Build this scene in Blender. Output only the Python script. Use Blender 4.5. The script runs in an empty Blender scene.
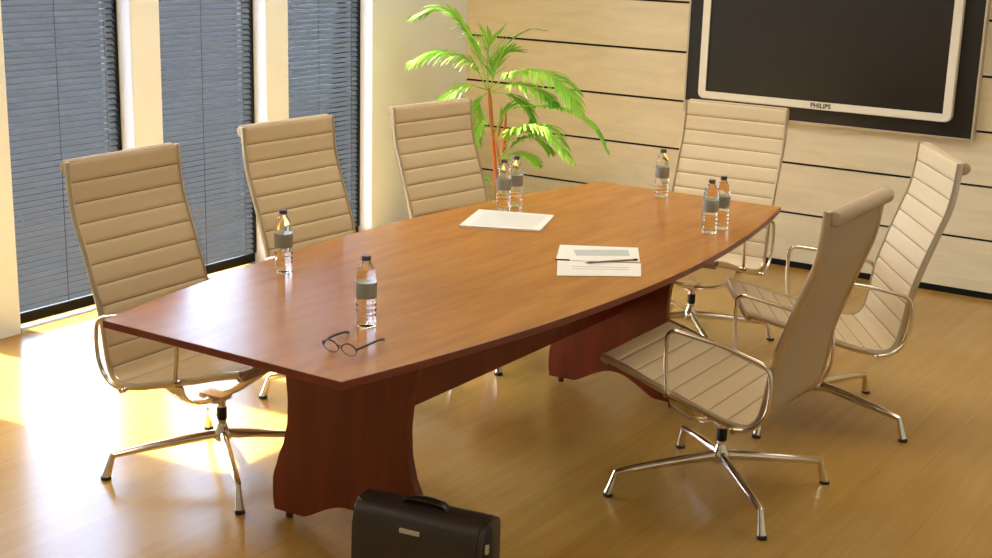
import bpy, bmesh, math, random
from mathutils import Vector, Matrix
random.seed(7)
PI = math.pi
S = bpy.context.scene
C = S.collection
# ------------------------------------------------------------------ camera
R_ = Vector((0.8343595, 0.55052058, 0.02777257))
U_ = Vector((-0.1606509, 0.19466519, 0.96762428))
F_ = Vector((-0.52729072, 0.8118082, -0.25086238))
cam = bpy.data.cameras.new('camera'); co = bpy.data.objects.new('camera', cam); C.objects.link(co)
M = Matrix((R_, U_, -F_)).transposed().to_4x4(); M.translation = (2.45575948, -3.84823075, 1.82935701)
co.matrix_world = M
cam.sensor_width = 36; cam.lens = 1374.905 * 36 / 992; cam.clip_start = .05; cam.clip_end = 200
S.camera = co
# ------------------------------------------------------------------ world, sun, exposure
w = bpy.data.worlds.new('sky'); S.world = w; w.use_nodes = True
nt = w.node_tree; nt.nodes.clear()
sky = nt.nodes.new('ShaderNodeTexSky'); sky.sky_type = 'NISHITA'; sky.sun_disc = False
sky.sun_elevation = math.radians(48); sky.sun_rotation = math.radians(-90); sky.altitude = 50
bg = nt.nodes.new('ShaderNodeBackground'); bg.inputs[1].default_value = 3.1
wo = nt.nodes.new('ShaderNodeOutputWorld')
nt.links.new(sky.outputs[0], bg.inputs[0]); nt.links.new(bg.outputs[0], wo.inputs[0])
sun = bpy.data.lights.new('sun', 'SUN'); sun.energy = 105; sun.angle = math.radians(1.2); sun.color = (1, .98, .94)
so = bpy.data.objects.new('sun', sun); C.objects.link(so)
el = math.radians(50)
sd = Vector((math.cos(el), .12 * math.cos(el), -math.sin(el)))
so.rotation_euler = sd.to_track_quat('-Z', 'Y').to_euler(); so.location = (-8, 0, 8)
for i, (x, y, e) in enumerate([(1.5, -2.6, 5), (1.5, 1.2, 13), (-1.0, -2.6, 11), (-.9, 1.2, 16)]):  # added area lamps below the ceiling, unseen, to lift the room's brightness
    L = bpy.data.lights.new('added_fill_panel', 'AREA'); L.shape = 'RECTANGLE'; L.size = 1.5; L.size_y = 1.5
    L.energy = e; L.color = (.98, 1, 1)
    lo = bpy.data.objects.new('added_fill_source', L); C.objects.link(lo); lo.location = (x, y, 2.66)
S.view_settings.view_transform = 'Standard'; S.view_settings.look = 'None'
S.view_settings.gamma = 1; S.view_settings.use_curve_mapping = False
S.view_settings.exposure = 0.0

# ------------------------------------------------------------------ materials
def lin(c):
    return tuple((v / 255 / 12.92 if v / 255 <= .04045 else ((v / 255 + .055) / 1.055) ** 2.4) for v in c) + (1,)
def mat(name, rgb, rough=.5, metal=0., **kw):
    m = bpy.data.materials.new(name); m.use_nodes = True
    b = m.node_tree.nodes['Principled BSDF']
    b.inputs['Base Color'].default_value = lin(rgb); b.inputs['Roughness'].default_value = rough
    b.inputs['Metallic'].default_value = metal
    for k, v in kw.items(): b.inputs[k].default_value = v
    return m
def nodes(m): return m.node_tree.nodes, m.node_tree.links, m.node_tree.nodes['Principled BSDF']
def tex(m, scale=(1, 1, 1), rot=(0, 0, 0)):
    n, l, b = nodes(m)
    tc = n.new('ShaderNodeTexCoord'); mp = n.new('ShaderNodeMapping')
    mp.inputs['Scale'].default_value = scale; mp.inputs['Rotation'].default_value = rot
    l.new(tc.outputs['Object'], mp.inputs[0]); return mp.outputs[0]
def ramp(m, fac, cols):
    n, l, b = nodes(m); r = n.new('ShaderNodeValToRGB')
    e = r.color_ramp.elements
    e[0].position = cols[0][0]; e[0].color = lin(cols[0][1]); e[1].position = cols[-1][0]; e[1].color = lin(cols[-1][1])
    for p, c in cols[1:-1]: k = e.new(p); k.color = lin(c)
    l.new(fac, r.inputs[0]); return r.outputs[0]
def noise(m, vec, scale, detail=4, dist=0.):
    n, l, b = nodes(m); t = n.new('ShaderNodeTexNoise'); l.new(vec, t.inputs['Vector'])
    t.inputs['Scale'].default_value = scale; t.inputs['Detail'].default_value = detail; t.inputs['Distortion'].default_value = dist
    return t.outputs['Fac']
def bump(m, h, strength, dist=.002):
    n, l, b = nodes(m); bp = n.new('ShaderNodeBump'); bp.inputs['Strength'].default_value = strength
    bp.inputs['Distance'].default_value = dist; l.new(h, bp.inputs['Height']); l.new(bp.outputs[0], b.inputs['Normal'])
def mixc(m, fac, a, b_, mode='MULTIPLY'):
    n, l, b = nodes(m); x = n.new('ShaderNodeMix'); x.data_type = 'RGBA'; x.blend_type = mode
    if isinstance(fac, float): x.inputs[0].default_value = fac
    else: l.new(fac, x.inputs[0])
    l.new(a, x.inputs[6]); l.new(b_, x.inputs[7]); return x.outputs[2]

def wood(name, c0, c1, rough, axis, coat=0.):
    m = mat(name, c0, rough); n, l, b = nodes(m)
    sc = [9, 9, 9]; sc[axis] = 1.1
    v = tex(m, sc)
    f = noise(m, v, 2.6, 3, .6)
    l.new(ramp(m, f, [(.3, c0), (.7, c1)]), b.inputs['Base Color'])
    if coat: b.inputs['Coat Weight'].default_value = coat; b.inputs['Coat Roughness'].default_value = .12
    return m
M_top = wood('cherry_tabletop', (156, 96, 24), (178, 116, 38), .26, 1)
M_edge = wood('cherry_edge', (100, 36, 12), (114, 44, 16), .3, 1)
M_base = wood('cherry_base', (102, 32, 6), (122, 42, 10), .35, 2)
# floor: pale maple strips running along the room's long axis
M_floor = mat('maple_floor', (190, 150, 80), .22)
n, l, b = nodes(M_floor)
v = tex(M_floor, (1, 1, 1), (0, 0, PI / 2))
br = n.new('ShaderNodeTexBrick'); l.new(v, br.inputs['Vector'])
br.inputs['Color1'].default_value = lin((187, 151, 80)); br.inputs['Color2'].default_value = lin((180, 143, 73)); br.inputs['Mortar'].default_value = lin((171, 134, 66))
br.inputs['Scale'].default_value = 1; br.inputs['Brick Width'].default_value = 1.7; br.inputs['Row Height'].default_value = .14
br.inputs['Mortar Size'].default_value = .0016; br.inputs['Mortar Smooth'].default_value = .3; br.offset = .37
f = noise(M_floor, tex(M_floor, (11, .9, 1)), 2.2, 6, .5)
g = ramp(M_floor, f, [(.25, (238, 232, 218)), (.75, (255, 255, 255))])
f2 = noise(M_floor, tex(M_floor, (1, 1, 1)), 1.3, 2)
g2 = ramp(M_floor, f2, [(.3, (236, 226, 205)), (.7, (255, 255, 255))])
l.new(mixc(M_floor, 1., mixc(M_floor, 1., br.outputs[0], g), g2), b.inputs['Base Color'])
# veneered panels of the back wall
M_panel = mat('veneer_panel', (214, 190, 140), .45)
n, l, b = nodes(M_panel)
f = noise(M_panel, tex(M_panel, (1.2, 1, 7)), 2.5, 6, .8)
l.new(ramp(M_panel, f, [(.3, (214, 200, 166)), (.7, (226, 213, 180))]), b.inputs['Base Color'])
M_wall = mat('cream_paint', (232, 240, 242), .7)
n, l, b = nodes(M_wall); bump(M_wall, noise(M_wall, tex(M_wall), 260, 3), .15, .001)
M_white = mat('white_paint', (242, 247, 252), .6)
M_black = mat('black_lacquer', (10, 10, 10), .5, **{'Specular IOR Level': .2})
M_winframe = mat('graphite_window_frame', (46, 48, 50), .6)
M_ceil = mat('ceiling_paint', (236, 228, 210), .8)
M_ground = mat('outside_ground', (13, 14, 15), 1., **{'Specular IOR Level': 0.})
M_fabric = mat('cream_ribbed_fabric', (202, 182, 144), .62)
n, l, b = nodes(M_fabric)
b.inputs['Sheen Weight'].default_value = .15
fv = noise(M_fabric, tex(M_fabric), 420, 2); bump(M_fabric, fv, .25, .001)
M_fabric_back = mat('tan_backing_fabric', (180, 160, 130), .6)
n, l, b = nodes(M_fabric_back); bump(M_fabric_back, noise(M_fabric_back, tex(M_fabric_back), 420, 2), .25, .001)
M_seam = mat('rib_seam_thread', (122, 102, 72), .7)
M_chrome = mat('polished_aluminium', (222, 214, 200), .16, 1.)
M_rail = mat('satin_aluminium', (206, 192, 168), .3, 1.)
M_rubber = mat('black_rubber', (30, 26, 22), .6)
M_slat = mat('slate_grey_slat', (106, 118, 132), .6)
M_cord = mat('dark_cord', (32, 36, 42), .7)
M_tvframe = mat('champagne_plastic', (228, 224, 206), .35)
M_screen = mat('dark_screen', (34, 30, 26), .28)
M_board = mat('black_glass_board', (30, 28, 25), .3)
M_boardedge = mat('aluminium_trim', (196, 186, 166), .35, .4)
M_letter = mat('dark_lettering', (40, 34, 30), .5)
M_paper = mat('paper', (226, 222, 206), .6)
M_paperedge = mat('paper_print', (178, 184, 174), .5); M_padprint = mat('pad_print', (212, 210, 196), .5)
M_ink = mat('pen_ink_grey', (120, 116, 108), .4)
M_leather = mat('dark_brown_leather', (46, 36, 27), .42)
n, l, b = nodes(M_leather); bump(M_leather, noise(M_leather, tex(M_leather), 320, 3), .35, .001)
M_leather2 = mat('black_leather_trim', (24, 18, 15), .4)
M_brass = mat('pale_metal_plate', (190, 184, 164), .5, .3)
M_cap = mat('dark_violet_cap', (66, 58, 66), .4)
M_label = mat('silver_green_label', (140, 140, 126), .35, .2)
M_glframe = mat('dark_brown_frame', (30, 16, 14), .3)
M_soil = mat('potting_soil', (60, 42, 28), .9)
M_pot = mat('terracotta_pot', (150, 84, 52), .6)
M_stem = mat('reddish_palm_cane', (190, 104, 46), .55)
M_leaf = mat('palm_leaf_green', (120, 190, 40), .45)
n, l, b = nodes(M_leaf)
f = noise(M_leaf, tex(M_leaf), 6, 2)
lc = ramp(M_leaf, f, [(.3, (122, 198, 56)), (.7, (190, 226, 104))]); l.new(lc, b.inputs['Base Color'])
tr = n.new('ShaderNodeBsdfTranslucent'); l.new(lc, tr.inputs[0])
mx = n.new('ShaderNodeMixShader'); mx.inputs[0].default_value = .45
l.new(b.outputs[0], mx.inputs[1]); l.new(tr.outputs[0], mx.inputs[2]); l.new(mx.outputs[0], n['Material Output'].inputs[0])
M_water = mat('clear_water_bottle', (250, 252, 250), .02); n, l, b = nodes(M_water)
b.inputs['Transmission Weight'].default_value = 1; b.inputs['IOR'].default_value = 1.3
M_pane = bpy.data.materials.new('window_glass'); M_pane.use_nodes = True
n = M_pane.node_tree.nodes; l = M_pane.node_tree.links; n.clear()
o_ = n.new('ShaderNodeOutputMaterial'); t_ = n.new('ShaderNodeBsdfTransparent'); g_ = n.new('ShaderNodeBsdfGlossy'); g_.inputs['Roughness'].default_value = .02
fr = n.new('ShaderNodeFresnel'); fr.inputs[0].default_value = 1.3; m_ = n.new('ShaderNodeMixShader')
l.new(fr.outputs[0], m_.inputs[0]); l.new(t_.outputs[0], m_.inputs[1]); l.new(g_.outputs[0], m_.inputs[2]); l.new(m_.outputs[0], o_.inputs[0])
M_lens = M_pane
M_fillglow = mat('fill_panel_glow', (250, 244, 226), .6)  # glowing face of the added ceiling fill panels
n, l, b = nodes(M_fillglow); b.inputs['Emission Color'].default_value = (1, .88, .68, 1); b.inputs['Emission Strength'].default_value = 2.0

# ------------------------------------------------------------------ mesh helpers
class MB:
    def __init__(s): s.v = []; s.f = []; s.mi = []
    def add(s, vs, fs, mi=0):
        o = len(s.v); s.v += [tuple(p) for p in vs]; s.f += [tuple(i + o for i in f) for f in fs]; s.mi += [mi] * len(fs); return s
    def box(s, a, b, mi=0, mtx=None):
        x0, y0, z0 = a; x1, y1, z1 = b
        vs = [Vector(p) for p in ((x0, y0, z0), (x1, y0, z0), (x1, y1, z0), (x0, y1, z0), (x0, y0, z1), (x1, y0, z1), (x1, y1, z1), (x0, y1, z1))]
        if mtx: vs = [mtx @ p for p in vs]
        return s.add(vs, [(0, 3, 2, 1), (4, 5, 6, 7), (0, 1, 5, 4), (1, 2, 6, 5), (2, 3, 7, 6), (3, 0, 4, 7)], mi)
    def loft(s, rings, mi=0, closed=False):
        n = len(rings[0]); vs = [p for r in rings for p in r]; fs = []
        for i in range(len(rings) - 1):
            for j in range(n):
                k = (j + 1) % n; fs.append((i * n + j, i * n + k, (i + 1) * n + k, (i + 1) * n + j))
        if not closed:
            fs.append(tuple(range(n))[::-1]); fs.append(tuple(range((len(rings) - 1) * n, len(rings) * n)))
        return s.add(vs, fs, mi)
    def tube(s, pts, r, seg=10, mi=0, sq=None):
        """sweep a round (or sq=(halfwidth, halfheight)) section along pts; r may be a list"""
        pts = [Vector(p) for p in pts]; rings = []
        up = Vector((0, 0, 1)); prev = None
        for i, p in enumerate(pts):
            t = (pts[min(i + 1, len(pts) - 1)] - pts[max(i - 1, 0)]).normalized()
            if prev is None:
                a = t.cross(up)
                if a.length < .05: a = t.cross(Vector((0, 1, 0)))
                a.normalize()
            else:
                a = prev - t * prev.dot(t); a.normalize()
            prev = a; b = a.cross(t).normalized()
            rr = r[i] if isinstance(r, (list, tuple)) else r
            if sq:
                h = sq[i] if isinstance(sq, list) else sq
                c = .35
                sec = [(1, c), (c, 1), (-c, 1), (-1, c), (-1, -c), (-c, -1), (c, -1), (1, -c)]
                rings.append([p + a * (h[0] * u) + b * (h[1] * v_) for u, v_ in sec])
            else:
                rings.append([p + (a * math.cos(2 * PI * k / seg) + b * math.sin(2 * PI * k / seg)) * rr for k in range(seg)])
        return s.loft(rings, mi)
    def lathe(s, prof, seg=24, c=(0, 0, 0), mi=0):
        rings = [[Vector((c[0] + r * math.cos(2 * PI * k / seg), c[1] + r * math.sin(2 * PI * k / seg), c[2] + z)) for k in range(seg)] for r, z in prof]
        return s.loft(rings, mi)
    def obj(s, name, mats, parent=None, smooth=None, bevel=0):
        me = bpy.data.meshes.new(name); me.from_pydata(s.v, [], s.f)
        if not isinstance(mats, (list, tuple)): mats = [mats]
        for m in mats: me.materials.append(m)
        for p, i in zip(me.polygons, s.mi): p.material_index = i
        bm = bmesh.new(); bm.from_mesh(me); bmesh.ops.recalc_face_normals(bm, faces=bm.faces); bm.to_mesh(me); bm.free()
        if smooth is not None:
            me.polygons.foreach_set('use_smooth', [True] * len(me.polygons)); me.set_sharp_from_angle(angle=math.radians(smooth))
        o = bpy.data.objects.new(name, me); C.objects.link(o)
        if parent: o.parent = parent
        if bevel:
            bv = o.modifiers.new('bevel', 'BEVEL'); bv.width = bevel; bv.segments = 2; bv.limit_method = 'ANGLE'
        return o
def tag(o, label=None, cat=None, group=None, kind=None):
    if label: o['label'] = label
    if cat: o['category'] = cat
    if group: o['group'] = group
    if kind: o['kind'] = kind
    return o
def empty(name, loc=(0, 0, 0), rz=0.):
    o = bpy.data.objects.new(name, None); C.objects.link(o); o.location = loc; o.rotation_euler = (0, 0, rz); o.empty_display_size = .1
    return o
def copy_tree(o, parent=None):
    c = o.copy(); C.objects.link(c); c.parent = parent
    for ch in list(o.children): copy_tree(ch, c)
    return c
def spline(P, n=12):
    """Catmull-Rom through P"""
    P = [Vector(p) for p in P]; Q = [P[0] * 2 - P[1]] + P + [P[-1] * 2 - P[-2]]; out = []
    for i in range(1, len(Q) - 2):
        a, b, c, d = Q[i - 1:i + 3]
        for k in range(n):
            t = k / n
            out.append(.5 * ((2 * b) + (c - a) * t + (2 * a - 5 * b + 4 * c - d) * t * t + (3 * b - a - 3 * c + d) * t ** 3))
    out.append(P[-1]); return out
def rounded(P, r, n=6):
    """polyline with rounded corners of radius about r"""
    P = [Vector(p) for p in P]; out = [P[0]]
    for i in range(1, len(P) - 1):
        a = (P[i - 1] - P[i]); b = (P[i + 1] - P[i]); d = min(r, a.length * .49, b.length * .49)
        s0 = P[i] + a.normalized() * d; s1 = P[i] + b.normalized() * d
        for k in range(n + 1):
            t = k / n; out.append(s0 * (1 - t) ** 2 + P[i] * 2 * t * (1 - t) + s1 * t * t)
    out.append(P[-1]); return out

# ------------------------------------------------------------------ room shell
XL, YB = -2.498, 3.362
XR, YF, H = 3.6, -5.4, 2.75
HEAD = 2.42
D = .17
def st(mb, name, m, parent=None, **k):
    o = mb.obj(name, m, parent, **k)
    if parent is None: o['kind'] = 'structure'
    return o
st(MB().box((XL - D - .06, YF - .1, -.12), (XR + .1, YB + .12, 0)), 'floor', M_floor)
st(MB().box((XL - D - .06, YF - .1, H), (XR + .1, YB + .12, H + .1)), 'ceiling', M_ceil)
st(MB().box((XR, YF, 0), (XR + .1, YB, H)), 'wall_right', M_wall)
st(MB().box((XL - D, YF - .1, 0), (XR + .1, YF, H)), 'wall_front', M_wall)
# window openings in the left wall: y ranges
OPEN = [(-.98, -.33), (-.09, .616), (.791, 1.528), (1.694, 2.414)]
mb = MB(); y = YF
for a, b_ in OPEN:
    mb.box((XL - D, y, 0), (XL, a, H)); mb.box((XL - D, a, HEAD), (XL, b_, H)); y = b_
mb.box((XL - D, y, 0), (XL, YB + .1, H))
st(mb, 'wall_left', M_wall)
# back wall: dark core, veneer panels separated by narrow recessed grooves
core = st(MB().box((XL, YB + .012, 0), (XR, YB + .12, H)), 'wall_back', M_black)
zs = [.034] + [1.143 - .279 * k for k in (3, 2, 1, 0, -1, -2, -3, -4)] + [H]
for i in range(len(zs) - 1):
    z0 = zs[i] + (0 if i == 0 else .0065); z1 = zs[i + 1] - (.0065 if i < len(zs) - 2 else 0)
    if z1 - z0 < .02: continue
    MB().box((XL + .001, YB, z0), (XR - .001, YB + .014, z1)).obj('wall_panel', M_panel, core)
st(MB().box((XL + .001, YB - .002, 0), (XR - .001, YB + .012, .034)), 'baseboard_back', M_black)
# windows: frame, glass pane, white jamb lining
for i, (a, b_) in enumerate(OPEN):
    wn = empty('window_%d' % (i + 1), (XL, (a + b_) / 2, 0)); wn['kind'] = 'structure'
    ym = (a + b_) / 2; hw = (b_ - a) / 2
    x0, x1 = -D + .002, -D + .042
    f = MB()
    f.box((x0, -hw, 0), (x1, -hw + .04, HEAD)); f.box((x0, hw - .04, 0), (x1, hw, HEAD))
    f.box((x0, -hw + .04, 0), (x1, hw - .04, .012)); f.box((x0, -hw + .04, HEAD - .05), (x1, hw - .04, HEAD))
    f.obj('window_frame', M_winframe, wn)
    MB().box((-D + .018, -hw + .04, .012), (-D + .024, hw - .04, HEAD - .05)).obj('window_pane', M_pane, wn)
    j = MB(); j.box((x1, -hw, 0), (-.003, -hw + .003, HEAD)); j.box((x1, hw - .003, 0), (-.003, hw, HEAD)); j.box((x1, -hw, HEAD - .003), (-.003, hw, HEAD))
    j.obj('jamb_lining', M_white, wn)
st(MB().box((-40, -30, -1.2), (XL - D - .07, 40, -1.0)), 'ground_outside', M_ground)

# fill panels at the ceiling, added out of view to brighten the room
for i, (x, y) in enumerate([(1.5, -2.6), (1.5, 1.2), (-1.0, -2.6), (-.9, 1.2)]):
    cl = tag(empty('added_fill_panel', (x, y, 2.75)), 'added unseen square white fill panel ' + ('above the camera side of the floor', 'above the right hand chairs', 'above the floor before the table', 'above the window side of the table')[i], 'added fill panel', 'added fill panels')
    MB().box((-.78, -.78, -.05), (-.75, .78, 0)).box((.75, -.78, -.05), (.78, .78, 0)).box((-.75, -.78, -.05), (.75, -.75, 0)).box((-.75, .75, -.05), (.75, .78, 0)).obj('frame', M_white, cl)
    MB().box((-.75, -.75, -.03), (.75, .75, -.02)).obj('glow_sheet', M_fillglow, cl)

# ------------------------------------------------------------------ venetian blinds
def blind(a, b_, label):
    ym = (a + b_) / 2; hw = (b_ - a) / 2 - .022
    r = tag(empty('venetian_blind', (XL - .098, ym, 0)), label, 'blind', 'venetian blinds in the tall windows')
    m = MB(); tilt = math.radians(57); W = .0236; pitch = .0278
    z = .075
    while z < HEAD - .06:
        pts = []
        for k in range(4):
            u = (k / 3 - .5) * W; c = .0005 * (1 - (2 * k / 3 - 1) ** 2)
            x_ = -u * math.cos(tilt) + c * math.sin(tilt); z_ = u * math.sin(tilt) + c * math.cos(tilt)
            pts.append((x_, z_ + z))
        vs = [(x_, yy, zz) for yy in (-hw, hw) for (x_, zz) in pts]
        m.add(vs, [(k, k + 1, k + 5, k + 4) for k in range(3)])
        z += pitch
    o = m.obj('slats', M_slat, r, smooth=60)
    MB().box((-.014, -hw, .014), (.014, hw, .062)).obj('bottom_rail', M_black, r)
    MB().box((-.02, -hw, HEAD - .05), (.02, hw, HEAD - .006)).obj('head_rail', M_black, r)
    for yy in (-hw * .04, hw * .80):
        MB().box((.0125, yy - .0013, .062), (.0145, yy + .0013, HEAD - .05)).obj('ladder_cord', M_cord, r)
    # black strip put in for the shade in the gap between blind and jamb
    MB().box((-.012, hw - .002, .062), (.012, hw + .0145, HEAD - .05)).obj('dark_gap_strip', M_black, r)
    return r
blind(*OPEN[1], 'grey slatted blind in the leftmost window, behind the nearest left chair')
blind(*OPEN[2], 'grey slatted blind in the middle window, between the two white-edged pillars')
blind(*OPEN[3], 'grey slatted blind in the window nearest the potted palm')

# ------------------------------------------------------------------ wall board and television
board = tag(empty('wall_board', (0, YB, 0)), 'black wall board with pale metal edge behind the television', 'wall board')
bx0, bx1, bz0, bz1 = -.952, .675, .818, 1.85
MB().box((bx0 + .01, -.050, bz0 + .01), (bx1 - .01, -.001, bz1 - .01)).obj('panel', M_board, board)
e = MB().box((bx0, -.054, bz0), (bx1, 0, bz0 + .01)).box((bx0, -.054, bz1 - .01), (bx1, 0, bz1)).box((bx0, -.054, bz0 + .01), (bx0 + .01, 0, bz1 - .01)).box((bx1 - .01, -.054, bz0 + .01), (bx1, 0, bz1 - .01))
e.obj('metal_trim', M_boardedge, board)
tv = tag(empty('television', (0, YB - .054, 0)), 'wide flat television with pale bezel hung on the black board', 'television')
tx0, tx1, tz0, tz1 = -.852, .566, .904, 1.755
def rrect(x0, x1, z0, z1, r, n=6):
    out = []
    for cx, cz, a0 in ((x1 - r, z1 - r, 0), (x0 + r, z1 - r, 90), (x0 + r, z0 + r, 180), (x1 - r, z0 + r, 270)):
        for k in range(n + 1):
            a = math.radians(a0 + 90 * k / n); out.append((cx + r * math.cos(a), cz + r * math.sin(a)))
    return out
O = rrect(tx0, tx1, tz0, tz1, .035); I = rrect(tx0 + .046, tx1 - .046, tz0 + .042, tz1 - .042, .004)
yb, yf = -.0005, -.035
rings = [[(x, yb, z) for x, z in O], [(x, yf + .006, z) for x, z in O], [((x * .994 + (tx0 + tx1) / 2 * .006), yf, (z * .99 + (tz0 + tz1) / 2 * .01)) for x, z in O], [(x, yf, z) for x, z in I], [(x, yf + .008, z) for x, z in I], [(x, yb, z) for x, z in I]]
m = MB(); m.loft(rings, closed=True); m.obj('bezel', M_tvframe, tv, smooth=35)
MB().box((tx0 + .045, yf + .010, tz0 + .041), (tx1 - .045, -.001, tz1 - .041)).obj('screen', M_screen, tv)
fc = bpy.data.curves.new('lettering', 'FONT'); fc.body = 'PHILIPS'; fc.size = .034; fc.extrude = .0008; fc.align_x = 'CENTER'; fc.align_y = 'CENTER'; fc.space_character = 1.05; fc.offset = .0009
fo = bpy.data.objects.new('t', fc); C.objects.link(fo); bpy.context.view_layer.update()
me = bpy.data.meshes.new_from_object(fo.evaluated_get(bpy.context.evaluated_depsgraph_get())); bpy.data.objects.remove(fo)
me.materials.clear(); me.materials.append(M_letter)
lt = bpy.data.objects.new('lettering', me); C.objects.link(lt); lt.parent = tv; lt.location = (-.128, yf - .001, tz0 + .0215); lt.rotation_euler = (PI / 2, 0, 0)
lt['label'] = 'dark PHILIPS lettering'

# ------------------------------------------------------------------ conference table
table = tag(empty('conference_table', (0, 0, 0)), 'long boat-shaped cherry conference table on two curved panel legs', 'table')
def halfw(y):
    t = abs(y) / 1.394
    return .4244 + (.590 - .4244) * (1 - t ** 1.9)
ol = [(halfw(-1.394 + 2.788 * k / 48), -1.394 + 2.788 * k / 48) for k in range(49)]
ol = ol + [(-x, y) for x, y in reversed(ol)]
def outl(z, ins=0):
    return [(x - math.copysign(ins, x), y - math.copysign(ins, y) if abs(y) > 1.39 else y, z) for x, y in ol]
m = MB(); m.loft([outl(.7185, .0015), outl(.72), outl(.7385), outl(.74, .0015)])
for i, fc_ in enumerate(m.f):
    if len(fc_) == 4: m.mi[i] = 1
tp = m.obj('tabletop', [M_top, M_edge], table)
# seam lines in the top: thin dark inlays across the middle
def side_x(z):
    P = [(0.02, .300), (.06, .306), (.129, .305), (.2, .282), (.256, .258), (.325, .243), (.40, .240), (.47, .247), (.55, .268), (.63, .292), (.7185, .31)]
    for (a, xa), (b_, xb) in zip(P, P[1:]):
        if z <= b_: t = (z - a) / (b_ - a); t = t * t * (3 - 2 * t) * .5 + t * .5; return xa + (xb - xa) * t
    return .31
def panel_leg(y0, name):
    pts = [(side_x(.02 + .698 * k / 40), .02 + .698 * k / 40) for k in range(41)]
    right = [(x - .026 * min(1, max(0, (z - .06) / .1)), z) for x, z in pts]; left = [(-x, z) for x, z in reversed(pts)]
    arch = []
    for k in range(1, 24):
        x = -.195 + .39 * k / 24; arch.append((x, .02 + .078 * (math.cos(x / .195 * PI) * .5 + .5) ** .7))
    loop = right + left + arch
    t = .03
    m = MB(); n = len(loop)
    vs = [(x, -t / 2, z) for x, z in loop] + [(x, t / 2, z) for x, z in loop]
    m.add(vs, [tuple(range(n)), tuple(range(n, 2 * n))[::-1]] + [(i, (i + 1) % n, n + (i + 1) % n, n + i) for i in range(n)])
    o = m.obj(name, M_base, table); o.location = (0, y0, 0)
    for sx in (-.252, .252):
        MB().lathe([(.009, 0), (.012, .002), (.012, .0205)], 12, (sx, 0, 0)).obj('foot', M_edge, o, smooth=40)
panel_leg(-.835, 'panel_leg'); panel_leg(.835, 'panel_leg')
MB().box((-.02, -.82, .347), (.02, .82, .7165)).obj('centre_beam', M_base, table, bevel=.002)

# ------------------------------------------------------------------ chairs
PR = [(.335, .468), (.24, .443), (.147, .413), (.04, .382), (-.04, .359), (-.10, .343), (-.155, .335), (-.198, .342), (-.223, .372), (-.236, .42),
      (-.245, .48), (-.257, .56), (-.281, .645), (-.309, .73), (-.337, .81), (-.358, .87), (-.370, .93), (-.376, .985), (-.380, 1.046)]
prof = spline([(0, y, z) for y, z in PR], 10)
L_ = [0.]
for a, b_ in zip(prof, prof[1:]): L_.append(L_[-1] + (b_ - a).length)
def at(s):
    s = max(0, min(L_[-1], s))
    for i in range(len(L_) - 1):
        if s <= L_[i + 1] or i == len(L_) - 2:
            t = (s - L_[i]) / (L_[i + 1] - L_[i]); p = prof[i].lerp(prof[i + 1], t); d = (prof[i + 1] - prof[i]).normalized()
            return p, Vector((0, -d.z, d.y)) * -1     # normal towards the sitter
SB = next(L_[i] for i in range(len(prof)) if prof[i].y < -.222 and prof[i].z > .36)
PIT = .0685
def sling(s0, s1, origin):
    """ribbed front, plain back"""
    m = MB(); HWS = .2425; pos = {s0, s1}; q_ = origin
    while q_ > s0 - PIT:
        for d_ in (-.006, -.003, -.0015, .0015, .003, .006, .016, .026, .0345, .043, .053):
            if s0 < q_ + d_ < s1: pos.add(q_ + d_)
        q_ -= PIT
    pos = sorted(pos); n = len(pos) - 1
    xs = [-HWS + 2 * HWS * k / 10 for k in range(11)]
    F = []; B = []; seam = []
    for i in range(n + 1):
        s = pos[i]; p, nn = at(s)
        u = ((s - origin) / PIT) % 1; d = min(u, 1 - u) * PIT
        h = .006 * (.5 + .5 * min(1, max(0, d - .0012) / .005)) + .0006 * math.sin(PI * u)
        F.append([p + nn * (h) + Vector((x, 0, 0)) for x in xs]); B.append([p - nn * .0045 + Vector((x, 0, 0)) for x in xs]); seam.append(d < .0016)
    k = len(xs); rings = []
    for i in range(n + 1): rings.append(F[i] + B[i][::-1])
    m.loft(rings)
    q = 2 * k
    for i in range(n):
        for j in range(q):
            if j < k - 1: m.mi[i * q + j] = 2 if (seam[i] and seam[i + 1]) else 0
            else: m.mi[i * q + j] = 1
    return m
def cyl_x(m, y, z, r, hw, seg=18, rr=None):
    ee = .006
    rings = []
    for x, q in ((-hw, r - ee), (-hw + ee * .3, r - ee * .4), (-hw + ee, r), (hw - ee, r), (hw - ee * .3, r - ee * .4), (hw, r - ee)):
        rings.append([(x, y + q * math.cos(2 * PI * k / seg), z + q * math.sin(2 * PI * k / seg)) for k in range(seg)])
    return m.loft(rings)
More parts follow.
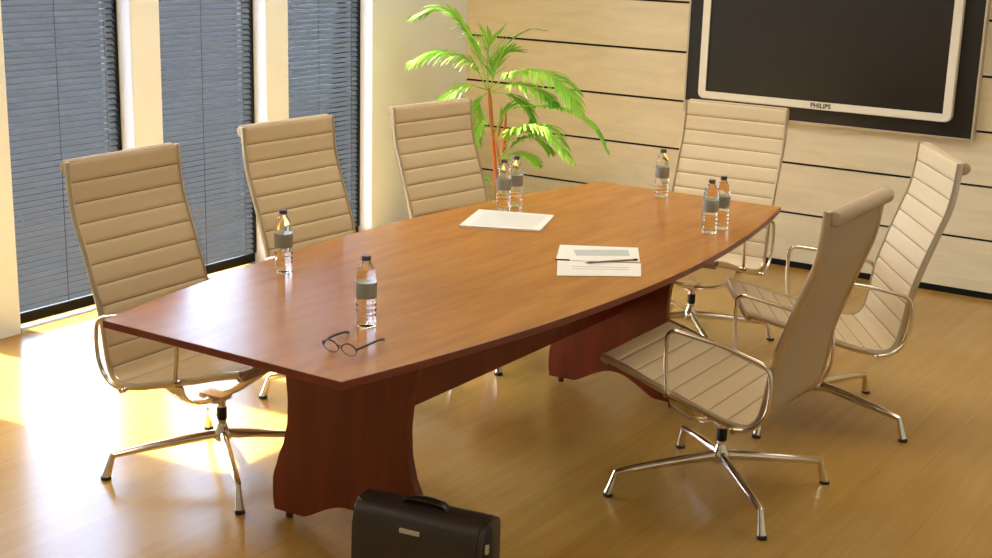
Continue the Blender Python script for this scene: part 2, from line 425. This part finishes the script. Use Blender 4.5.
def make_chair():
    r = empty('office_chair')
    sling(0, SB, L_[-1]).obj('seat', [M_fabric, M_fabric_back, M_seam], r, smooth=50)
    sling(SB, L_[-1], L_[-1]).obj('backrest', [M_fabric, M_fabric_back, M_seam], r, smooth=50)
    cyl_x(MB(), -.398, 1.027, .024, .244).obj('top_roll', M_fabric_back, r, smooth=50)
    cyl_x(MB(), .325, .453, .0155, .244).obj('front_roll', M_fabric_back, r, smooth=50)
    step = prof[::2] + ([prof[-1]] if len(prof) % 2 == 0 else [])
    for s in (-1, 1):
        m = MB(); rings = []
        for i, p in enumerate(step):
            t = (step[min(i + 1, len(step) - 1)] - step[max(i - 1, 0)]).normalized(); nn = Vector((0, t.z, -t.y)) * -1
            hh = .012; hwd = .0058; c = .4
            sec = [(1, c), (c, 1), (-c, 1), (-1, c), (-1, -c), (-c, -1), (c, -1), (1, -c)]
            rings.append([p + Vector((s * .2485 + a * hwd, 0, 0)) + nn * (b_ * hh) for a, b_ in sec])
        m.loft(rings).obj('side_rail', M_rail, r, smooth=50)
    for s in (-1, 1):
        x = s * .270
        p = rounded([(x, .082, .392), (x, .095, .50), (x, .094, .612), (x, -.10, .590), (x, -.255, .552), (x, -.262, .46), (x, -.252, .392), (x, -.21, .338), (x, -.14, .326)], .04)
        a = MB().tube(p, .0072, 10).obj('armrest', M_chrome, r, smooth=50)
        for yy, zz in ((.083, .396), (-.15, .326)):
            MB().tube([(s * .252, yy, zz), (s * .280, yy, zz)], .009, 12).obj('mounting_bolt', M_chrome, a, smooth=40)
    # curved spreaders under the seat, meeting over the column
    for y1, z1 in ((.048, .376),):
        y0 = .0
        P = [(-.243, y1, z1), (-.225, y1 * .98, z1 - .035), (-.17, y1 * .85, .298), (-.08, y1 * .5, .268), (0, y0, .259)]
        P = P + [(-x, y, z) for x, y, z in reversed(P[:-1])]
        sp_ = spline(P, 6); MB().tube(sp_, 0, sq=[(.017 + .025 * max(0, abs(v_.x) - .15) / .1, .0075) for v_ in sp_]).obj('seat_spreader', M_chrome, r, smooth=45)
    cm = MB().lathe([(.018, .240), (.032, .243), (.034, .262), (.022, .268)], 20)
    cm.box((-.028, -.045, .255), (.028, .05, .272)); cm.obj('tilt_mechanism', M_chrome, r, smooth=40)
    col = MB().lathe([(.0145, .12), (.0145, .245)], 18).obj('column', M_chrome, r, smooth=40)
    MB().lathe([(.016, .178), (.0175, .182), (.0175, .218), (.016, .222)], 18).obj('collar', M_rubber, col, smooth=40)
    base = MB().lathe([(.018, .098), (.028, .104), (.031, .115), (.029, .135), (.02, .15), (.0165, .165)], 20).obj('base_hub', M_chrome, r, smooth=50)
    for k in range(4):
        leg = MB().tube([(.02, 0, .125), (.12, 0, .116), (.25, 0, .1), (.355, 0, .085), (.366, 0, .082)], 0, sq=[(.015, .017), (.0145, .015), (.013, .0125), (.011, .0105), (.008, .007)])
        leg.tube([(.360, 0, .088), (.366, 0, .07), (.378, 0, .03), (.385, 0, .010)], [.0095, .0105, .0135, .0155], 14)
        lo = leg.obj('base_leg', M_chrome, r, smooth=45); lo.rotation_euler = (0, 0, PI / 2 * k + PI / 4)
        MB().tube([(.386, 0, .0002), (.386, 0, .011)], .017, 14).obj('glide', M_rubber, lo, smooth=40)
    return r
proto = make_chair()
GR = 'cream high-backed chairs around the conference table'
CH = [(-.712, -.687, -87.6, 52, 'cream ribbed swivel chair at the near left corner of the table, standing in the sunlight'),
      (-.82, .225, -92.5, 49, 'cream ribbed swivel chair in the middle of the window side of the table'),
      (-.74, 1.05, -97, 38, 'cream ribbed swivel chair on the window side nearest the palm'),
      (.749, .19, 90.2, 45, 'cream swivel chair in front at right, seen from behind with smooth tan back'),
      (.738, 1.109, 122.3, -12, 'cream ribbed swivel chair at far right, turned away from the table'),
      (-.086, 1.70, 181.5, 40, 'cream ribbed swivel chair at the far end of the table below the television')]
for i, (x, y, a, fa, lab) in enumerate(CH):
    o = proto if i == 0 else copy_tree(proto)
    o.location = (x, y, 0); o.rotation_euler = (0, 0, math.radians(a))
    tag(o, lab, 'chair', GR)
    k = 0
    for ch in sorted(o.children, key=lambda c: c.name):
        if ch.name.startswith('base_leg'):
            ch.rotation_euler = (0, 0, math.radians(fa - a + 90 * k)); k += 1
        if i == 0 and ch.name.split('.')[0] in ('base_leg', 'base_hub', 'column'):
            ch.location = (-.014, .016, 0)
        elif i: ch.location = (0, 0, 0)

# ------------------------------------------------------------------ water bottles
def make_bottle():
    r = empty('water_bottle')
    P = [(.022, 0), (.0295, .002), (.0315, .008)]
    z = .016
    for k in range(4):
        P += [(.0318, z), (.0318, z + .006), (.0298, z + .0085), (.0298, z + .0105), (.0318, z + .013)]; z += .0148
    P += [(.0312, .082), (.0312, .126), (.0322, .129), (.0318, .134), (.0305, .142), (.0312, .146), (.0285, .155), (.0245, .166), (.018, .177), (.0128, .184), (.0118, .187)]
    P = [(a * .9, b_) for a, b_ in P]
    MB().lathe(P, 28).obj('bottle_body', M_water, r, smooth=60)
    MB().lathe([(.0296, .083), (.0298, .084), (.0298, .126), (.0296, .127)], 28).obj('paper_label', M_label, r, smooth=40)
    MB().lathe([(.0112, .1875), (.0126, .188), (.0126, .199), (.0112, .2005)], 20).obj('cap', M_cap, r, smooth=40)
    return r
bp = make_bottle()
BT = [(.172, -.985, 'water bottle standing beside the eyeglasses near the front of the table'),
      (-.404, -.679, 'water bottle standing alone at the left edge of the table, before the middle left chair'),
      (-.403, .590, 'left bottle of the pair standing behind the paper pad'),
      (-.413, .692, 'right bottle of the pair standing behind the paper pad, close to the palm'),
      (-.051, 1.256, 'water bottle standing alone at the far end of the table'),
      (.404, .745, 'left, nearer bottle of the pair on the right edge of the table'),
      (.407, .842, 'right, farther bottle of the pair on the right edge of the table')]
for i, (x, y, lab) in enumerate(BT):
    o = bp if i == 0 else copy_tree(bp)
    o.location = (x, y, .7402); o.rotation_euler = (0, 0, i * 1.1)
    tag(o, lab, 'water bottle', 'water bottles on the table')

# ------------------------------------------------------------------ papers and pens
def slab(name, pts, z0, z1, m, parent=None):
    n = len(pts)
    return MB().add([(x, y, z0) for x, y in pts] + [(x, y, z1) for x, y in pts], [tuple(range(n)), tuple(range(n, 2 * n))] + [(i, (i + 1) % n, n + (i + 1) % n, n + i) for i in range(n)]).obj(name, m, parent)
pad = tag(empty('paper_pad', (0, 0, 0)), 'thick pale grey paper pad lying at the middle left of the table', 'paper pad')
slab('cover', [(-.464, .512), (-.181, .612), (-.083, .348), (-.357, .222)], .7402, .7482, M_paper, pad)
slab('printed_panel', [(-.415, .490), (-.195, .572), (-.120, .362), (-.335, .265)], .7483, .7486, M_padprint, pad)
for nm, pts, z, lab in (('document', [(.184, .014), (.078, .218), (.314, .357), (.419, .170)], .7402, 'white printed sheet with grey picture band, farther of two sheets right of centre'),
                   ('document', [(.192, .010), (.432, .152), (.514, -.003), (.296, -.166)], .7412, 'white sheet with faint lines, nearer of two sheets right of centre')):
    d = tag(empty(nm), lab, 'paper sheet', 'loose sheets on the table')
    slab('sheet', pts, z, z + .0009, M_paper, d)
    if z < .741: slab('picture_band', [(.154, .182), (.302, .303), (.351, .228), (.205, .113)], z + .0009, z + .00115, M_paperedge, d)
    else:
        for t in (.35, .55): slab('printed_line', [(.24 + t * .09, .015 - t * .13), (.40 + t * .07, .115 - t * .11), (.403 + t * .07, .111 - t * .11), (.243 + t * .09, .011 - t * .13)], z + .0009, z + .0011, M_ink, d)
pen = tag(empty('pen'), 'thin grey pen lying across the two white sheets', 'pen')
MB().tube([(.292, .022, .7465), (.300, .035, .7465), (.395, .165, .7465)], [.001, .0034, .0034], 8).obj('barrel', M_ink, pen, smooth=40)
MB().tube([(.395, .165, .7465), (.405, .178, .7465)], .0037, 8).obj('pen_cap', M_black, pen, smooth=40)
cp = tag(empty('paper_clip'), 'small dark clip at the left edge of the white sheets', 'paper clip')
MB().tube([(.182, .012, .7435), (.224, .036, .7435)], .0022, 8).obj('clip_bar', M_black, cp, smooth=40)
MB().tube([(.188, .009, .7435), (.228, .032, .7435)], .0012, 6).obj('clip_wire', M_black, cp, smooth=40)

# ------------------------------------------------------------------ eyeglasses
gl = tag(empty('eyeglasses', (.284, -1.232, .7402), math.radians(3)), 'dark thin-framed eyeglasses lying open in front of the nearest bottle', 'eyeglasses')
def rim(cx):
    P = []
    for k in range(25):
        a = 2 * PI * k / 24; P.append((cx + .0225 * math.cos(a) * (1 + .08 * math.cos(2 * a)), -.004 * math.sin(a), .019 + .017 * math.sin(a)))
    return P
fm = MB()
for s in (-1, 1):
    fm.tube(rim(s * .029)[:13], .002, 6); fm.tube(rim(s * .029)[12:], .0009, 5)
fm.tube([(-.008, -.002, .024), (0, -.004, .028), (.008, -.002, .024)], .0014, 6)
for s in (-1, 1): fm.tube([(s * .051, 0, .022), (s * .056, .001, .026), (s * .057, .006, .026)], .0026, 6)
fm.obj('front_frame', M_glframe, gl, smooth=50)
for s in (-1, 1):
    MB().tube(spline([(s * .057, .006, .026), (s * .060 - .012, .06, .022), (s * .060 - .022, .105, .017), (s * .059 - .03, .135, .012), (s * .058 - .036, .165, .004)], 5), .0032, 6).obj('temple', M_glframe, gl, smooth=50)
    v_ = [(x, y, z) for x, y, z in rim(s * .029)[:24]]
    MB().add(v_ + [(x, y + .0008, z) for x, y, z in v_], [tuple(range(24)), tuple(range(24, 48))] + [(i, (i + 1) % 24, 24 + (i + 1) % 24, 24 + i) for i in range(24)]).obj('lens', M_lens, gl, smooth=30)

# ------------------------------------------------------------------ briefcase
bc = tag(empty('briefcase', (.443, -1.058, 0), math.radians(8.5)), 'dark brown leather briefcase with curved handle standing before the table leg', 'briefcase')
HWB = .193; HB = .3
def bsec(x, g=1.):
    # section in y,z: front at -y, rounded over the top
    P = [(-.062, .004), (-.066, .03), (-.067, .15), (-.064, .235), (-.056, .268), (-.040, .289), (-.018, .299), (.02, .300), (.045, .294), (.055, .28), (.058, .25), (.058, .02), (.054, .004)]
    return [(x, y * g, .004 + (z - .004) * (1 - (1 - g) * .15)) for y, z in P]
m = MB(); m.loft([bsec(-HWB + .004, .92), bsec(-HWB), bsec(-HWB + .05), bsec(0), bsec(HWB - .05), bsec(HWB), bsec(HWB + .0 + .002, .92)])
m.obj('case_body', M_leather, bc, smooth=50)
# flap folded over top and front
P = [(.050, .292), (.02, .3035), (-.018, .3025), (-.042, .2925), (-.059, .271), (-.0675, .235), (-.0705, .15), (-.0705, .10)]
vs = []
for x in (-HWB - .001, HWB - .012):
    vs.append([(x, y, z) for y, z in P])
m = MB()
ring0 = [(-HWB - .002, y, z) for y, z in P] + [(-HWB - .002, y + .003, z - .003) for y, z in reversed(P)]
ring1 = [(HWB - .014, y, z) for y, z in P] + [(HWB - .014, y + .003, z - .003) for y, z in reversed(P)]
m.loft([ring0, ring1]).obj('flap', M_leather, bc, smooth=40)
MB().box((-.046, -.0735, .243), (.014, -.067, .255)).obj('name_plate', M_brass, bc, bevel=.001)
h = MB(); h.tube(rounded([(-.065, .004, .300), (-.058, .002, .312), (-.03, .0, .320), (.02, .0, .320), (.052, .002, .312), (.060, .004, .300)], .02), 0, sq=(.018, .006))
h.obj('handle', M_leather2, bc, smooth=50)
for s in (-1, 1):
    g_o = MB(); g_o.tube([(s * (HWB - .002), -.03, .296), (s * (HWB + .006), -.038, .27), (s * (HWB + .010), -.04, .18), (s * (HWB + .007), -.04, .02)], 0, sq=(.014, .003))
    g_o.obj('side_strap', M_leather2, bc, smooth=50)
    MB().box((s * (HWB + .008) - .003, -.052, .225), (s * (HWB + .008) + .004, -.026, .25)).obj('strap_buckle', M_boardedge, bc, bevel=.001)

# ------------------------------------------------------------------ potted palm
palm = tag(empty('potted_palm', (-1.70, 2.60, 0)), 'tall potted palm with bright green arching fronds in the far left corner', 'potted plant')
def pl(p): return Vector(p) - Vector((-1.70, 2.60, 0))
pot = MB().lathe([(.11, 0), (.12, .005), (.15, .22), (.162, .225), (.164, .255), (.148, .256), (.143, .225), (.05, .222)], 28).obj('pot', M_pot, palm, smooth=40)
MB().lathe([(.143, .205), (.143, .228), (.05, .236)], 24).obj('soil', M_soil, pot, smooth=40)
MB().tube([pl(p) for p in ((-1.715, 2.6, .2), (-1.742, 2.6, .33), (-1.78, 2.6, .64), (-1.807, 2.6, .864), (-1.816, 2.6, .93))], [.014, .012, .0115, .011, .006], 10).obj('cane', M_stem, palm, smooth=50)
MB().tube([pl(p) for p in ((-1.68, 2.6, .2), (-1.71, 2.6, .42), (-1.755, 2.6, .62), (-1.735, 2.6, .72), (-1.717, 2.6, .77))], [.008, .007, .006, .005, .004], 8).obj('cane', M_stem, palm, smooth=50)
MB().tube([pl(p) for p in ((-1.685, 2.58, .80), (-1.69, 2.58, .70), (-1.691, 2.58, .61), (-1.70, 2.58, .58))], [.004, .010, .013, .004], 8).obj('leaf_sheath', M_stem, palm, smooth=50)
FR = [
 ([(-1.816,2.600,0.930), (-1.891,2.550,1.166), (-2.036,2.500,1.341), (-2.241,2.450,1.309)], .20, 1),
 ([(-1.822,2.600,0.918), (-1.904,2.533,1.073), (-2.063,2.467,1.120), (-2.221,2.400,1.057)], .20, 1.5),
 ([(-1.816,2.600,0.919), (-1.855,2.633,1.036), (-1.867,2.667,1.145), (-1.872,2.700,1.201)], .19, .15),
 ([(-1.809,2.600,0.920), (-1.806,2.650,1.041), (-1.768,2.700,1.120), (-1.719,2.750,1.132)], .14, .3),
 ([(-1.809,2.600,0.931), (-1.760,2.667,1.153), (-1.654,2.733,1.255), (-1.564,2.800,1.253)], .03, .3),
 ([(-1.809,2.600,0.931), (-1.562,2.517,1.048), (-1.271,2.433,1.035), (-1.081,2.350,0.891)], .20, 1),
 ([(-1.809,2.600,0.908), (-1.623,2.567,0.972), (-1.440,2.533,0.947), (-1.317,2.500,0.898)], .15, .9),
 ([(-1.822,2.600,0.918), (-1.891,2.500,0.943), (-1.957,2.400,0.882), (-1.965,2.300,0.788)], .17, 1),
 ([(-1.815,2.600,0.908), (-1.864,2.583,0.860), (-1.876,2.567,0.747), (-1.847,2.550,0.610)], .14, .8),
 ([(-1.795,2.600,0.910), (-1.683,2.633,0.895), (-1.595,2.667,0.821), (-1.571,2.700,0.697)], .15, .8),
 ([(-1.755,2.600,0.711), (-1.627,2.550,0.841), (-1.336,2.500,0.882), (-1.166,2.450,0.868), (-1.009,2.40,0.809), (-0.906,2.36,0.691)], .055, 1),
 ([(-1.742,2.600,0.531), (-1.592,2.533,0.713), (-1.359,2.467,0.766), (-1.144,2.400,0.614)], .17, 1),
 ([(-1.742,2.600,0.531), (-1.610,2.617,0.657), (-1.516,2.633,0.676), (-1.419,2.650,0.607)], .15, .8),
 ([(-1.748,2.600,0.501), (-1.652,2.583,0.571), (-1.543,2.567,0.586), (-1.433,2.550,0.545)], .12, .8),
 ([(-1.768,2.600,0.698), (-1.795,2.517,0.751), (-1.797,2.433,0.690), (-1.785,2.350,0.599)], .12, 1),
 ([(-1.768,2.600,0.687), (-1.726,2.633,0.801), (-1.662,2.667,0.849), (-1.604,2.700,0.840)], .12, .6),
 ([(-1.743,2.600,0.358), (-1.798,2.567,0.413), (-1.829,2.533,0.385), (-1.858,2.500,0.271)], .13, .8),
]
def frond(P, LL, droop):
    m = MB(); c = spline([pl(p) for p in P], 14); n = len(c)
    m.tube(c, [.0038 * (1 - .75 * i / n) for i in range(n)], 5, 1)
    length = sum((b_ - a).length for a, b_ in zip(c, c[1:])); N = max(10, int(length / .0105)); acc = 0
    for i in range(int(N * .2), N + 1):
        t = i / N; k = min(n - 2, int(t * (n - 1))); fr_ = t * (n - 1) - k; p = c[k].lerp(c[k + 1], fr_)
        d = (c[k + 1] - c[k]).normalized(); sd_ = d.cross(Vector((0, 0, 1)))
        if sd_.length < .3: sd_ = Vector((.8, .6, 0)) - d * d.dot(Vector((.8, .6, 0)))
        sd_.normalize(); up = sd_.cross(d)
        env = math.sin(PI * min(1, .12 + t * .86)) ** .6
        for s in (-1, 1):
            ll = LL * env * random.uniform(.8, 1.1); ang = math.radians(random.uniform(38, 58) * (1 - .5 * t))
            dr = (d * math.cos(ang) + sd_ * s * math.sin(ang) + up * random.uniform(.0, .25)).normalized()
            pts = []; q_ = p.copy(); v_ = dr.copy()
            for j in range(5):
                pts.append(q_.copy()); q_ = q_ + v_ * ll / 4; v_ = (v_ + Vector((0, 0, -.32 * droop * random.uniform(.7, 1.2)))).normalized()
            W = [.003, .0068, .0066, .0044, .0004]; wv = v_.cross(Vector((random.uniform(-.3, .3), random.uniform(-.3, .3), 1))).normalized()
            vs = []
            for a, w_ in zip(pts, W): vs += [a - wv * w_, a + wv * w_]
            m.add(vs, [(2 * j, 2 * j + 1, 2 * j + 3, 2 * j + 2) for j in range(4)])
    return m
for P, LL, dr in FR:
    o = frond(P, LL, dr).obj('frond', [M_leaf, M_stem], palm, smooth=60)
    o.data.materials[1] = M_leaf
